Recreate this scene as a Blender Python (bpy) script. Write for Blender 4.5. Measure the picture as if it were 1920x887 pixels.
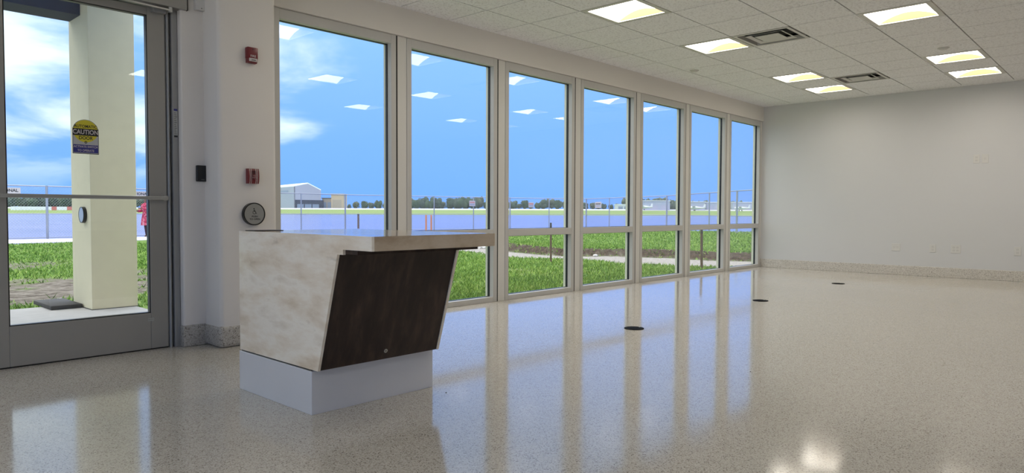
import bpy, bmesh, math, random
import numpy as np
from mathutils import Vector, Matrix, noise

for o in list(bpy.data.objects): bpy.data.objects.remove(o, do_unlink=True)
random.seed(7); np.random.seed(7)
SC = bpy.context.scene; COL = SC.collection

# ------------------------------------------------------------------ camera
H = 0.945; FPX = 1300.85
R = Matrix(((0.6804532, 0.0229961, -0.7324306), (-0.7327826, 0.0262838, -0.6799550), (0.0036148, 0.9993900, 0.0347360)))
cd = bpy.data.cameras.new('camera'); cam = bpy.data.objects.new('camera', cd); COL.objects.link(cam)
cam.matrix_world = Matrix.Translation((0, 0, H)) @ R.to_4x4()
cd.sensor_width = 36; cd.lens = 36 * FPX / 1920; cd.clip_end = 3000; cd.clip_start = 0.05
SC.camera = cam
# ------------------------------------------------------------------ colour management
SC.view_settings.view_transform = 'Standard'; SC.view_settings.look = 'None'
SC.view_settings.exposure = 0.62; SC.view_settings.gamma = 1.0; SC.view_settings.use_curve_mapping = False
LAMP = 7.7                      # radiance of the troffer lenses
SKY = 1.0                       # sky strength
# ------------------------------------------------------------------ sky
W = bpy.data.worlds.new('sky'); SC.world = W; W.use_nodes = True
nt = W.node_tree; nt.nodes.clear()
def N(t, **k):
    n = nt.nodes.new(t)
    for a, b in k.items():
        if a == 'inp':
            for i, v in b.items(): n.inputs[i].default_value = v
        else: setattr(n, a, b)
    return n
def L(a, b): nt.links.new(a, b)
def MA(op, a, b=None, c=None, clamp=False):
    n = nt.nodes.new('ShaderNodeMath'); n.operation = op; n.use_clamp = clamp
    for i, v in enumerate((a, b, c)):
        if v is None: continue
        if isinstance(v, (int, float)): n.inputs[i].default_value = v
        else: L(v, n.inputs[i])
    return n.outputs[0]
def ramp(f, stops, interp='LINEAR'):
    n = nt.nodes.new('ShaderNodeValToRGB'); e = n.color_ramp.elements; n.color_ramp.interpolation = interp
    while len(e) > 1: e.remove(e[-1])
    e[0].position = stops[0][0]; e[0].color = (*stops[0][1], 1)
    for p, c in stops[1:]:
        q = e.new(p); q.color = (*c, 1)
    L(f, n.inputs[0]); return n.outputs[0]
def mixc(f, a, b):
    n = nt.nodes.new('ShaderNodeMix'); n.data_type = 'RGBA'
    for s, v in ((0, f), (6, a), (7, b)):
        if isinstance(v, (int, float)): n.inputs[s].default_value = v
        elif isinstance(v, tuple): n.inputs[s].default_value = (*v[:3], 1)
        else: L(v, n.inputs[s])
    return n.outputs[2]
tc = N('ShaderNodeTexCoord'); sx = N('ShaderNodeSeparateXYZ'); L(tc.outputs['Generated'], sx.inputs[0])
X_, Y_, Z_ = sx.outputs
zc_ = MA('MAXIMUM', Z_, 0.0)
base = ramp(zc_, [(0, (.143, .335, .88)), (.03, (.148, .348, .91)), (.10, (.165, .372, .95)), (.22, (.205, .425, .95)), (.34, (.31, .535, .95)), (.6, (1.5, 1.62, 1.75)), (1, (2.3, 2.35, 2.4))])
den = MA('ADD', zc_, 0.22)
cx = N('ShaderNodeCombineXYZ'); L(MA('DIVIDE', X_, den), cx.inputs[0]); L(MA('DIVIDE', Y_, den), cx.inputs[1])
nz = N('ShaderNodeTexNoise', inp={'Scale': 1.15, 'Detail': 7.0, 'Roughness': .55, 'Distortion': .4}); L(cx.outputs[0], nz.inputs['Vector'])
bias = MA('MULTIPLY', MA('SUBTRACT', MA('SUBTRACT', Y_, X_), .42), .46)
elev = MA('MULTIPLY', MA('SUBTRACT', zc_, .16), .35)
cm = MA('ADD', MA('ADD', nz.outputs[0], bias), elev)
mask = N('ShaderNodeMapRange', interpolation_type='SMOOTHSTEP', inp={'From Min': .50, 'From Max': .70}); L(cm, mask.inputs[0])
low = N('ShaderNodeMapRange', interpolation_type='SMOOTHSTEP', inp={'From Min': .0, 'From Max': .12}); L(Z_, low.inputs[0])
mk = MA('MULTIPLY', mask.outputs[0], low.outputs[0])
cl = ramp(zc_, [(0, (.70, .83, .88)), (.35, (.74, .86, .90)), (.6, (1.9, 1.95, 2.0)), (1, (2.6, 2.6, 2.6))])
skyc = mixc(mk, base, cl)
bg = N('ShaderNodeBackground', inp={'Strength': SKY}); L(skyc, bg.inputs[0])
L(bg.outputs[0], N('ShaderNodeOutputWorld').inputs[0])

# ------------------------------------------------------------------ materials
def newmat(name):
    global nt
    m = bpy.data.materials.new(name); m.use_nodes = True; nt = m.node_tree
    b = nt.nodes['Principled BSDF']; return m, b
def setp(b, col=None, rough=None, metal=None, spec=None, **k):
    if col is not None:
        if isinstance(col, tuple): b.inputs['Base Color'].default_value = (*col[:3], 1)
        else: L(col, b.inputs['Base Color'])
    if rough is not None:
        if isinstance(rough, (int, float)): b.inputs['Roughness'].default_value = rough
        else: L(rough, b.inputs['Roughness'])
    if metal is not None: b.inputs['Metallic'].default_value = metal
    if spec is not None: b.inputs['Specular IOR Level'].default_value = spec
    for a, v in k.items(): b.inputs[a.replace('_', ' ')].default_value = v
def coord(kind='Object', scale=(1, 1, 1), rot=(0, 0, 0)):
    t = N('ShaderNodeTexCoord'); m = N('ShaderNodeMapping'); m.inputs['Scale'].default_value = scale; m.inputs['Rotation'].default_value = rot
    L(t.outputs[kind], m.inputs[0]); return m.outputs[0]
def position(scale=(1, 1, 1), rot=(0, 0, 0)):
    g = N('ShaderNodeNewGeometry'); m = N('ShaderNodeMapping'); m.inputs['Scale'].default_value = scale; m.inputs['Rotation'].default_value = rot
    L(g.outputs['Position'], m.inputs[0]); return m.outputs[0]
def noisef(v, scale, detail=4, rough=.5, dist=0):
    n = N('ShaderNodeTexNoise', inp={'Scale': scale, 'Detail': detail, 'Roughness': rough, 'Distortion': dist}); L(v, n.inputs['Vector']); return n.outputs[0]
def bump(b, h, strength=.2, dist=.01):
    n = N('ShaderNodeBump', inp={'Strength': strength, 'Distance': dist}); L(h, n.inputs['Height']); L(n.outputs[0], b.inputs['Normal'])
M = {}
def plain(key, col, rough=.5, metal=0, spec=.5, var=.06, vs=6):
    m, b = newmat(key.replace('_', ' '))
    n = noisef(position(), vs, 3)
    c = mixc(n, tuple(x * (1 - var) for x in col), tuple(min(1, x * (1 + var)) for x in col))
    setp(b, c, rough, metal, spec); M[key] = m; return m, b
plain('wall_paint', (.745, .705, .655), .55, var=.015, vs=1.5)
plain('end_paint', (.635, .63, .625), .55, var=.015, vs=1.0)
plain('frame', (.53, .515, .49), .38, 0, .5, var=.02)
plain('jamb_out', (.62, .63, .50), .6, var=.06, vs=20)
plain('infill', (.66, .64, .60), .5, var=.02)
plain('rubber', (.006, .007, .009), .35)
plain('dark_gap', (.012, .011, .010), .8)
plain('door_metal', (.34, .325, .295), .42, .25, var=.03)
plain('door_frame', (.30, .30, .295), .42, .3, var=.03)
plain('steel', (.52, .52, .50), .3, .85, var=.04)
plain('brushed', (.74, .75, .80), .36, .25, var=.02)
plain('black_plastic', (.010, .010, .011), .35)
plain('outlet_black', (.008, .008, .008), .75, 0, .08)
plain('white_plastic', (.62, .60, .57), .4, var=.01)
plain('plate_plastic', (.66, .645, .61), .35, var=.01)
plain('slot_dark', (.16, .155, .15), .5)
plain('red_plastic', (.16, .012, .018), .35, var=.05)
plain('red_shade', (.06, .006, .01), .4)  # darker red plastic: shade of recess and hole put into the colour
plain('offwhite_print', (.55, .50, .48), .5)
plain('black_print', (.012, .012, .012), .5)
plain('yellow_print', (.62, .53, .03), .5, var=.03)
plain('blue_print', (.03, .03, .20), .5)
plain('grey_print', (.46, .46, .45), .5)
plain('label_print', (.40, .40, .38), .5)
plain('col_stucco', (.74, .68, .49), .75, var=.05, vs=9)
plain('beam_dark', (.035, .045, .085), .75, var=.35, vs=14)
plain('concrete', (.44, .43, .42), .8, var=.12, vs=9)
plain('concrete_pale', (.66, .65, .63), .8, var=.1, vs=2)
plain('board_wood', (.06, .056, .052), .85, var=.4, vs=18)
plain('galv', (.36, .38, .42), .45, .5)
plain('stake_wood', (.13, .085, .06), .85, var=.2, vs=30)
plain('orange_post', (.62, .25, .12), .6)
plain('bark', (.10, .08, .06), .9)
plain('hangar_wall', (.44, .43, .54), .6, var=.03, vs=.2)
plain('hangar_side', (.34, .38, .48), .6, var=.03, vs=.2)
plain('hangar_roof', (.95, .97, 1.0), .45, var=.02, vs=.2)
plain('hangar_inner_shade', (.05, .055, .085), .8)
plain('hangar_door', (.26, .31, .44), .7)
plain('beige_wall', (.58, .44, .31), .8, var=.06, vs=.3)
plain('tan_wall', (.45, .36, .29), .8, var=.06, vs=.3)
plain('aircraft_white', (.75, .77, .80), .35, var=.01)
plain('pale_building', (.40, .44, .54), .7, var=.05, vs=.2)
plain('dark_roof', (.11, .13, .12), .8)
plain('barrier_white', (.85, .85, .86), .6)
plain('barrier_red', (.6, .16, .13), .6)
plain('skin', (.16, .09, .065), .6)
plain('hair', (.012, .010, .010), .5)
plain('trouser', (.05, .02, .03), .8, var=.6, vs=18)
plain('grid_metal', (.22, .21, .19), .45, var=.01)
plain('plenum', (.03, .03, .03), .9)
plain('stone_white', (.7, .68, .64), .8, var=.1, vs=30)
# patterned red cloth
m, b = newmat('red patterned cloth'); v = position()
setp(b, ramp(noisef(v, 11, 2), [(.35, (.30, .012, .045)), (.5, (.45, .03, .09)), (.62, (.62, .28, .34)), (.7, (.10, .01, .03))]), .8); M['cloth'] = m
# terrazzo
def terrazzo(key, gloss, dark=1.0, scale=1.0):
    m, b = newmat(key)
    v = position()
    vo = N('ShaderNodeTexVoronoi', inp={'Scale': 165 * scale, 'Randomness': 1.0}); L(v, vo.inputs['Vector'])
    sp = N('ShaderNodeSeparateColor'); L(vo.outputs['Color'], sp.inputs[0])
    d = dark
    chips = ramp(sp.outputs[0], [(0, (.14 * d, .12 * d, .10 * d)), (.06, (.32 * d, .285 * d, .24 * d)), (.16, (.46 * d, .42 * d, .365 * d)), (.40, (.54 * d, .505 * d, .45 * d)), (.75, (.62 * d, .59 * d, .54 * d))], 'CONSTANT')
    nz2 = noisef(v, .7, 4)
    c = mixc(MA('MULTIPLY', nz2, .35), chips, (.58 * d, .54 * d, .475 * d))
    fine = noisef(v, 480 * scale, 2)
    c = mixc(MA('MULTIPLY', MA('GREATER_THAN', fine, .68), .5), c, (.22 * d, .195 * d, .165 * d))
    rg = N('ShaderNodeMapRange', inp={'From Min': .3, 'From Max': .7, 'To Min': gloss * .8, 'To Max': gloss * 1.35}); L(noisef(v, .9, 5), rg.inputs[0])
    setp(b, c, rg.outputs[0], 0, .34)
    M[key] = m; return b, v
b, v = terrazzo('terrazzo', .10, .98, 1.5)
bump(b, noisef(v, 1.6, 2), .03, .02)
b, v = terrazzo('terrazzo_base', .35, .80, .9)
b, v = terrazzo('terrazzo_pale', .3, 1.12, 1.0)
# acoustic tile
m, b = newmat('acoustic tile'); v = position()
n1 = noisef(v, 120, 3, .6); n2 = noisef(v, 45, 2)
setp(b, mixc(MA('GREATER_THAN', MA('MULTIPLY', n1, n2), .30), (.88, .865, .88), (.71, .69, .70)), .9, 0, .2); bump(b, n1, .35, .004); M['tile'] = m
# marble (solid surface)
m, b = newmat('veined solid surface'); v = position((1, 1.1, 3.4), (.38, .15, .1))
w = noisef(v, 2.6, 8, .60, .15); k = noisef(v, 3.4, 9, .66, .35)
c1 = ramp(w, [(.32, (.74, .61, .46)), (.45, (.87, .76, .62)), (.56, (.95, .87, .755)), (.70, (.80, .705, .58))])
vein = N('ShaderNodeMapRange', inp={'From Min': .60, 'From Max': .78}); L(k, vein.inputs[0])
mc = mixc(MA('MULTIPLY', vein.outputs[0], .55), c1, (.36, .27, .185)); setp(b, mc, .16, 0, .5); M['marble'] = m
m, b = newmat('shaded tan surface'); v = position((1.6, 1.1, 3.0), (.1, .1, .1))  # darker copy of the marble: shade of the counter edge put into the colour
setp(b, ramp(noisef(v, 3.0, 8, .62, .2), [(.32, (.46, .35, .24)), (.5, (.60, .49, .36)), (.68, (.68, .575, .45))]), .12, 0, .6); M['marble_shaded'] = m
# dark wood laminate, vertical grain
m, b = newmat('dark wood laminate'); v = position((14, 14, .7))
g1 = noisef(v, 1.3, 5, .6, .3); g2 = noisef(position((90, 90, 2.5)), 1, 3)
c1 = ramp(g1, [(.3, (.020, .011, .009)), (.5, (.042, .024, .019)), (.7, (.082, .048, .036))])
setp(b, mixc(MA('MULTIPLY', g2, .5), c1, (.022, .015, .013)), .42, 0, .35); M['wood'] = m
# glass sheet: clear, reflecting with the angle
def glass(key, tint, refl):
    m = bpy.data.materials.new(key); m.use_nodes = True
    global nt
    nt = m.node_tree; nt.nodes.clear()
    tr = N('ShaderNodeBsdfTransparent'); tr.inputs[0].default_value = (*tint, 1)
    gl = N('ShaderNodeBsdfGlossy'); gl.inputs['Roughness'].default_value = 0.0; gl.inputs[0].default_value = (*refl, 1)
    lw_ = N('ShaderNodeLayerWeight', inp={'Blend': .5})
    fr = MA('ADD', MA('MULTIPLY', MA('POWER', lw_.outputs['Facing'], 5.0), .975), .025)    # Schlick, coated glass, same from both sides
    mx = N('ShaderNodeMixShader'); L(fr, mx.inputs[0]); L(tr.outputs[0], mx.inputs[1]); L(gl.outputs[0], mx.inputs[2])
    L(mx.outputs[0], N('ShaderNodeOutputMaterial').inputs[0]); M[key] = m
glass('window_glass', (.98, .985, .985), (.95, .97, 1))
# troffer lens
m, b = newmat('troffer lens'); setp(b, (.9, .88, .8), .5)
b.inputs['Emission Color'].default_value = (1, .93, .81, 1); b.inputs['Emission Strength'].default_value = LAMP; M['lens'] = m
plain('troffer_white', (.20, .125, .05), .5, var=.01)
plain('flange', (.60, .58, .54), .45, var=.01)
# outdoor ground: weights in the colour attribute (r dirt, g gravel)
m, b = newmat('lawn soil'); v = position()
at = N('ShaderNodeVertexColor', layer_name='mix'); sp = N('ShaderNodeSeparateColor'); L(at.outputs[0], sp.inputs[0])
gn = noisef(v, 9, 6, .65)
gc = ramp(gn, [(.3, (.06, .11, .028)), (.5, (.12, .20, .045)), (.7, (.21, .28, .08))])
dc = ramp(noisef(v, 7, 8, .7), [(.35, (.065, .052, .042)), (.5, (.15, .13, .105)), (.66, (.27, .245, .21))])
rc = ramp(noisef(v, 18, 6, .7), [(.3, (.20, .18, .16)), (.55, (.33, .305, .28)), (.75, (.44, .42, .39))])
c = mixc(sp.outputs[1], mixc(sp.outputs[0], gc, dc), rc)
c = mixc(sp.outputs[2], c, ramp(noisef(v, 12, 6, .7), [(.35, (.028, .020, .015)), (.6, (.085, .062, .045)), (.75, (.20, .165, .13))]))
setp(b, c, .95, 0, .1); bump(b, noisef(v, 30, 5), .5, .03); M['lawn'] = m
m, b = newmat('grass blades'); g = N('ShaderNodeNewGeometry')
big = noisef(position(), .8, 3)
c = ramp(MA('ADD', MA('MULTIPLY', g.outputs['Random Per Island'], .6), MA('MULTIPLY', big, .5)), [(.1, (.055, .115, .028)), (.45, (.14, .265, .045)), (.75, (.25, .385, .07)), (.95, (.35, .39, .13))])
setp(b, c, .7, 0, .2); M['blade'] = m
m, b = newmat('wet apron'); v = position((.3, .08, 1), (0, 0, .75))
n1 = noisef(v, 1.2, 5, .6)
setp(b, ramp(n1, [(.3, (.095, .085, .20)), (.55, (.135, .12, .26)), (.75, (.19, .16, .30))]), .20, 0, .6); M['apron'] = m  # blue of the mirrored sky is tinted into the base colour
plain('far_grass', (.20, .27, .09), .9, 0, .05, var=.12, vs=.08)
plain('far_pale', (.46, .46, .48), .7, var=.03, vs=.05)
for i, col in enumerate([((.04, .066, .045), (.12, .16, .09)), ((.05, .076, .06), (.14, .175, .125)), ((.065, .085, .055), (.17, .19, .12))]):  # leaf tones lightened, distance haze put into the colour
    m, b = newmat('tree leaves %d' % i); v = position()
    setp(b, ramp(noisef(v, 1.1, 5, .7), [(.35, col[0]), (.65, col[1])]), .9, 0, .1); M['leaf%d' % i] = m

# ------------------------------------------------------------------ mesh helpers
ORG = {}
class B:
    def __init__(s): s.v = []; s.f = []
    def add(s, vs, fs):
        o = len(s.v); s.v += [tuple(p) for p in vs]; s.f += [tuple(i + o for i in f) for f in fs]; return s
    def box(s, x0, x1, y0, y1, z0, z1, bev=0, seg=2):
        if bev <= 0:
            return s.add([(x0, y0, z0), (x1, y0, z0), (x1, y1, z0), (x0, y1, z0), (x0, y0, z1), (x1, y0, z1), (x1, y1, z1), (x0, y1, z1)],
                         [(0, 3, 2, 1), (4, 5, 6, 7), (0, 1, 5, 4), (1, 2, 6, 5), (2, 3, 7, 6), (3, 0, 4, 7)])
        bm = bmesh.new(); bmesh.ops.create_cube(bm, size=1)
        for q in bm.verts: q.co = Vector(((x0 + x1) / 2 + q.co.x * (x1 - x0), (y0 + y1) / 2 + q.co.y * (y1 - y0), (z0 + z1) / 2 + q.co.z * (z1 - z0)))
        bmesh.ops.bevel(bm, geom=list(bm.edges), offset=bev, segments=seg, profile=.5, affect='EDGES')
        return s.bm(bm)
    def bm(s, bm):
        bm.verts.ensure_lookup_table(); bm.verts.index_update()
        s.add([q.co[:] for q in bm.verts], [[q.index for q in f.verts] for f in bm.faces]); bm.free(); return s
    def prism(s, pts, fn, a, b_):
        """polygon pts (2d) extruded between a and b_; fn(p, q, t) -> xyz"""
        n = len(pts)
        vs = [fn(p[0], p[1], a) for p in pts] + [fn(p[0], p[1], b_) for p in pts]
        fs = [tuple(range(n))[::-1], tuple(range(n, 2 * n))] + [(i, (i + 1) % n, n + (i + 1) % n, n + i) for i in range(n)]
        return s.add(vs, fs)
    def cyl(s, p, q, r0, r1=None, n=16, cap=True):
        r1 = r0 if r1 is None else r1
        p = Vector(p); q = Vector(q); d = (q - p).normalized()
        u = d.orthogonal().normalized(); w = d.cross(u)
        vs = []
        for c, r in ((p, r0), (q, r1)):
            for i in range(n):
                a = 2 * math.pi * i / n; vs.append(c + u * math.cos(a) * r + w * math.sin(a) * r)
        fs = [(i, (i + 1) % n, n + (i + 1) % n, n + i) for i in range(n)]
        if cap: fs += [tuple(range(n))[::-1], tuple(range(n, 2 * n))]
        return s.add(vs, fs)
    def ring(s, p, axis, r0, r1, t, n=32):
        """flat ring (washer) of thickness t along axis"""
        d = Vector(axis).normalized(); u = d.orthogonal().normalized(); w = d.cross(u); p = Vector(p); vs = []
        for h in (0, t):
            for r in (r0, r1):
                for i in range(n):
                    a = 2 * math.pi * i / n; vs.append(p + d * h + u * math.cos(a) * r + w * math.sin(a) * r)
        fs = []
        for i in range(n):
            j = (i + 1) % n
            fs += [(i, j, n + j, n + i), (2 * n + i, 3 * n + i, 3 * n + j, 2 * n + j), (n + i, n + j, 3 * n + j, 3 * n + i), (i, 2 * n + i, 2 * n + j, j)]
        return s.add(vs, fs)
    def frame(s, x0, x1, z0, z1, w, y0, y1):
        """picture-frame ring in the xz plane, inner width w inside the outer rectangle"""
        s.box(x0, x0 + w, y0, y1, z0, z1); s.box(x1 - w, x1, y0, y1, z0, z1)
        s.box(x0 + w, x1 - w, y0, y1, z0, z0 + w); s.box(x0 + w, x1 - w, y0, y1, z1 - w, z1); return s
    def lathe(s, c, prof, n=24):
        vs = []; fs = []
        for r, z in prof:
            for i in range(n):
                a = 2 * math.pi * i / n; vs.append((c[0] + r * math.cos(a), c[1] + r * math.sin(a), c[2] + z))
        for k in range(len(prof) - 1):
            for i in range(n):
                j = (i + 1) % n; fs.append((k * n + i, k * n + j, (k + 1) * n + j, (k + 1) * n + i))
        fs.append(tuple(range(n))[::-1]); fs.append(tuple((len(prof) - 1) * n + i for i in range(n)))
        return s.add(vs, fs)
def obj(name, b, mat, parent=None, smooth=False, org=None, fix=True):
    vs = np.array(b.v, float)
    if parent is not None: org = ORG[parent.name]
    elif org is None: org = Vector(((vs[:, 0].min() + vs[:, 0].max()) / 2, (vs[:, 1].min() + vs[:, 1].max()) / 2, vs[:, 2].min()))
    org = Vector(org)
    me = bpy.data.meshes.new(name)
    me.from_pydata([tuple(p) for p in (vs - np.array(org[:]))], [], b.f)
    if fix and len(b.f) < 20000:
        bm = bmesh.new(); bm.from_mesh(me); bmesh.ops.recalc_face_normals(bm, faces=bm.faces); bm.to_mesh(me); bm.free()
    if smooth:
        for p in me.polygons: p.use_smooth = True
        me.set_sharp_from_angle(angle=math.radians(35))
    me.materials.append(M[mat] if isinstance(mat, str) else mat)
    o = bpy.data.objects.new(name, me); COL.objects.link(o)
    if parent is not None: o.parent = parent
    else: o.location = org
    ORG[o.name] = org
    return o
def tag(o, label=None, cat=None, group=None, kind=None):
    if label: o['label'] = label
    if cat: o['category'] = cat
    if group: o['group'] = group
    if kind: o['kind'] = kind
    return o
def thing(name, label, cat, loc, group=None, kind=None):
    o = bpy.data.objects.new(name, None); COL.objects.link(o); o.location = loc; o.empty_display_size = .1
    ORG[o.name] = Vector(loc); return tag(o, label, cat, group, kind)
def struct(name, b, mat, label=None, parent=None, smooth=False, org=None):
    o = obj(name, b, mat, parent, smooth, org)
    if parent is None: tag(o, label, kind='structure')
    return o
def text(name, body, size, fn, mat, parent, depth=.0006, align='CENTER', wide=1.0, bold=0):
    cu = bpy.data.curves.new('t', 'FONT'); cu.body = body; cu.size = size; cu.align_x = align; cu.align_y = 'CENTER'
    cu.resolution_u = 3; cu.offset = bold
    t = bpy.data.objects.new('t', cu); me = bpy.data.meshes.new_from_object(t)
    b = B(); vs = [q.co.copy() for q in me.vertices]
    fs = [tuple(p.vertices) for p in me.polygons]
    b.add([fn(q.x * wide, q.y, 0) for q in vs], fs); n = len(vs)
    b.add([fn(q.x * wide, q.y, depth) for q in vs], [f[::-1] for f in fs])
    from collections import Counter
    ec = Counter()
    for f in fs:
        for i in range(len(f)): ec[(f[i], f[(i + 1) % len(f)])] += 1
    for (i, j) in ec:
        if (j, i) not in ec: b.f.append((i, j, n + j, n + i))
    bpy.data.objects.remove(t); bpy.data.curves.remove(cu); bpy.data.meshes.remove(me)
    return obj(name, b, mat, parent, fix=False)
def copy_tree(o, loc=None, parent=None):
    c = o.copy(); COL.objects.link(c); c.parent = parent
    if loc is not None: c.location = loc
    ORG[c.name] = Vector(c.location)
    for ch in o.children: copy_tree(ch, None, c)
    return c

# ------------------------------------------------------------------ room shell
ZC = 2.806; XE = 11.956; YW = 5.11; XL = -1.75; YB = -6.2
GX, GY, PX, PY = 6.979, 3.957, .6017, .6162          # ceiling grid origin and pitch
struct('floor', B().box(XL - .15, XE + .15, YB - .15, 5.25, -.10, 0), 'terrazzo', 'polished cream terrazzo floor with fine speckle')
struct('wall_end', B().box(XE, XE + .15, YB - .15, 5.25, 0, 3.05), 'end_paint', 'plain white end wall past the last window')
struct('wall_back', B().box(XL, XE, YB - .15, YB, 0, 3.05), 'end_paint', 'plain white wall behind the camera')
wl = B().box(XL - .15, XL, YB - .15, 5.25, 2.55, 3.05).box(XL - .15, XL, YB - .15, -5.0, 0, 2.55).box(XL - .15, XL, 4.2, 5.25, 0, 2.55)
struct('wall_left', wl, 'end_paint', 'white side wall left of the door, glazed like the window front')
for k in range(7):
    ya_ = -5.0 + k * 9.2 / 7; yb_ = ya_ + 9.2 / 7
    w = thing('window_%d' % (8 + k), 'tall storefront window in the side wall out of the picture', None, (XL - .07, (ya_ + yb_) / 2, 0), kind='structure')
    f_ = B().box(XL - .12, XL - .02, ya_, ya_ + .09, 0, 2.55).box(XL - .12, XL - .02, yb_ - .09, yb_, 0, 2.55)
    f_.box(XL - .12, XL - .02, ya_ + .09, yb_ - .09, 0, .06).box(XL - .12, XL - .02, ya_ + .09, yb_ - .09, 2.47, 2.55).box(XL - .12, XL - .02, ya_ + .09, yb_ - .09, .69, .765)
    obj('frame', f_, 'frame', w); obj('pane', B().box(XL - .075, XL - .069, ya_ + .088, yb_ - .088, .058, 2.472), 'window_glass', w)
struct('side_bounce_ground', B().box(-60, XL - .15, -40, 5.2, -.4, -.12), 'concrete_pale', 'unseen ground beside the building, made pale to bounce light')  # unseen ground, pale so it bounces light in through the side windows
struct('wall_door', B().box(XL, .78, 5.0, 5.25, 0, 3.05), 'wall_paint', 'white wall left of the glass door')
struct('wall_over_door', B().box(.78, 1.966, 4.995, 5.25, 2.43, 3.05), 'wall_paint', 'white wall above the glass door')
struct('wall_pier', B().box(1.966, 2.20, 4.93, 5.25, 0, 3.05, .012, 3), 'wall_paint', 'narrow white wall pier beside the door frame', smooth=True)
struct('wall_pilaster', B().box(2.120, 2.545, 4.70, 5.25, 0, 3.05, .03, 4), 'wall_paint', 'white rounded pilaster carrying the red fire alarms', smooth=True)
struct('wall_header', B().box(2.50, XE, 5.085, 5.25, 2.552, 3.05), 'wall_paint', 'white wall band above the row of windows')
struct('baseboard_pier', B().box(1.960, 2.116, 4.922, 4.99, 0, .150, .008, 2), 'terrazzo_base', 'speckled terrazzo base under the narrow pier', smooth=True)
struct('baseboard_pilaster', B().box(2.110, 2.553, 4.690, 5.10, 0, .153, .028, 3), 'terrazzo_base', 'speckled terrazzo base around the pilaster', smooth=True)
struct('baseboard_end', B().box(XE - .012, XE + .002, YB, 5.11, 0, .146, .004, 2), 'terrazzo_pale', 'pale terrazzo base along the end wall')

# ceiling: grid, single tiles, back slab
i0, i1, j0, j1 = -9, 8, -2, 6
ceil = struct('ceiling', B().box(XL, XE, YB, 5.25, ZC + .16, ZC + .24), 'plenum', 'suspended ceiling of square white acoustic tiles')
g = B()
for i in range(i0, i1 + 1):
    x = GX + i * PX
    if x < XE: g.box(x - .012, x + .012, GY - j1 * PY, 5.09, ZC + .0095, ZC + .03)
for j in range(j0, j1 + 1):
    y = GY - j * PY
    if y < 5.09: g.box(GX + i0 * PX, XE, y - .012, y + .012, ZC + .010, ZC + .0295)
obj('ceiling_grid', g, 'grid_metal', ceil)
obj('wall_angle', B().box(XE - .02, XE, GY - j1 * PY, 5.085, ZC - .0015, ZC - .0005).box(GX + i0 * PX, XE - .02, 5.065, 5.085, ZC - .0015, ZC - .0005), 'tile', ceil)
rest = B()
LIGHTS = [(-3, 0), (0, 0), (4, 0), (6, 0), (0, 3), (4, 3), (6, 3)]
HIDDEN = [(-6, 0), (-3, 3), (-6, 3), (-6, 6), (0, 6), (4, 6), (6, 6), (-13, 3)]  # last cell: unseen lamp added to light the desk's left face
VENTS = [(0, 1), (5, 1)]
skip = set(LIGHTS + HIDDEN + VENTS)
cells = {}
for i in range(i0, i1):
    for j in range(j0, j1):
        xx0 = GX + i * PX + .006; xx1 = min(GX + (i + 1) * PX - .006, XE - .003)
        yy1 = min(GY - j * PY - .006, 5.083); yy0 = GY - (j + 1) * PY + .006
        if (i, j) in skip or xx1 - xx0 < .03 or yy1 - yy0 < .03: continue
        k = (round(xx1 - xx0, 3), round(yy1 - yy0, 3))
        c = Vector(((xx0 + xx1) / 2, (yy0 + yy1) / 2, ZC))
        if k in cells:
            o = cells[k].copy(); COL.objects.link(o); o.location = c - ORG[ceil.name]
        else:
            w, h = k; b = B().add([(-w/2, -h/2, .0), (w/2, -h/2, .0), (w/2, h/2, .0), (-w/2, h/2, .0), (-w/2, -h/2, .015), (w/2, -h/2, .015), (w/2, h/2, .015), (-w/2, h/2, .015)],
                                  [(0, 3, 2, 1), (4, 5, 6, 7), (0, 1, 5, 4), (1, 2, 6, 5), (2, 3, 7, 6), (3, 0, 4, 7)])
            o = obj('ceiling_tile', b, 'tile', None, org=(0, 0, 0)); o.parent = ceil; o.location = c - ORG[ceil.name]; cells[k] = o
for i in range(-16, 9):                                               # tiles out of the picture: one part, open where troffers sit
    for j in range(-3, 18):
        if i0 <= i < i1 and j0 <= j < j1 or (i, j) in skip: continue
        xx0, xx1 = max(XL, GX + i * PX), min(XE, GX + (i + 1) * PX); yy0, yy1 = max(YB, GY - (j + 1) * PY), min(5.083, GY - j * PY)
        if xx1 - xx0 > .01 and yy1 - yy0 > .01: rest.box(xx0, xx1, yy0, yy1, ZC + .001, ZC + .02)
obj('ceiling_tile_field', rest, 'tile', ceil)

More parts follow.
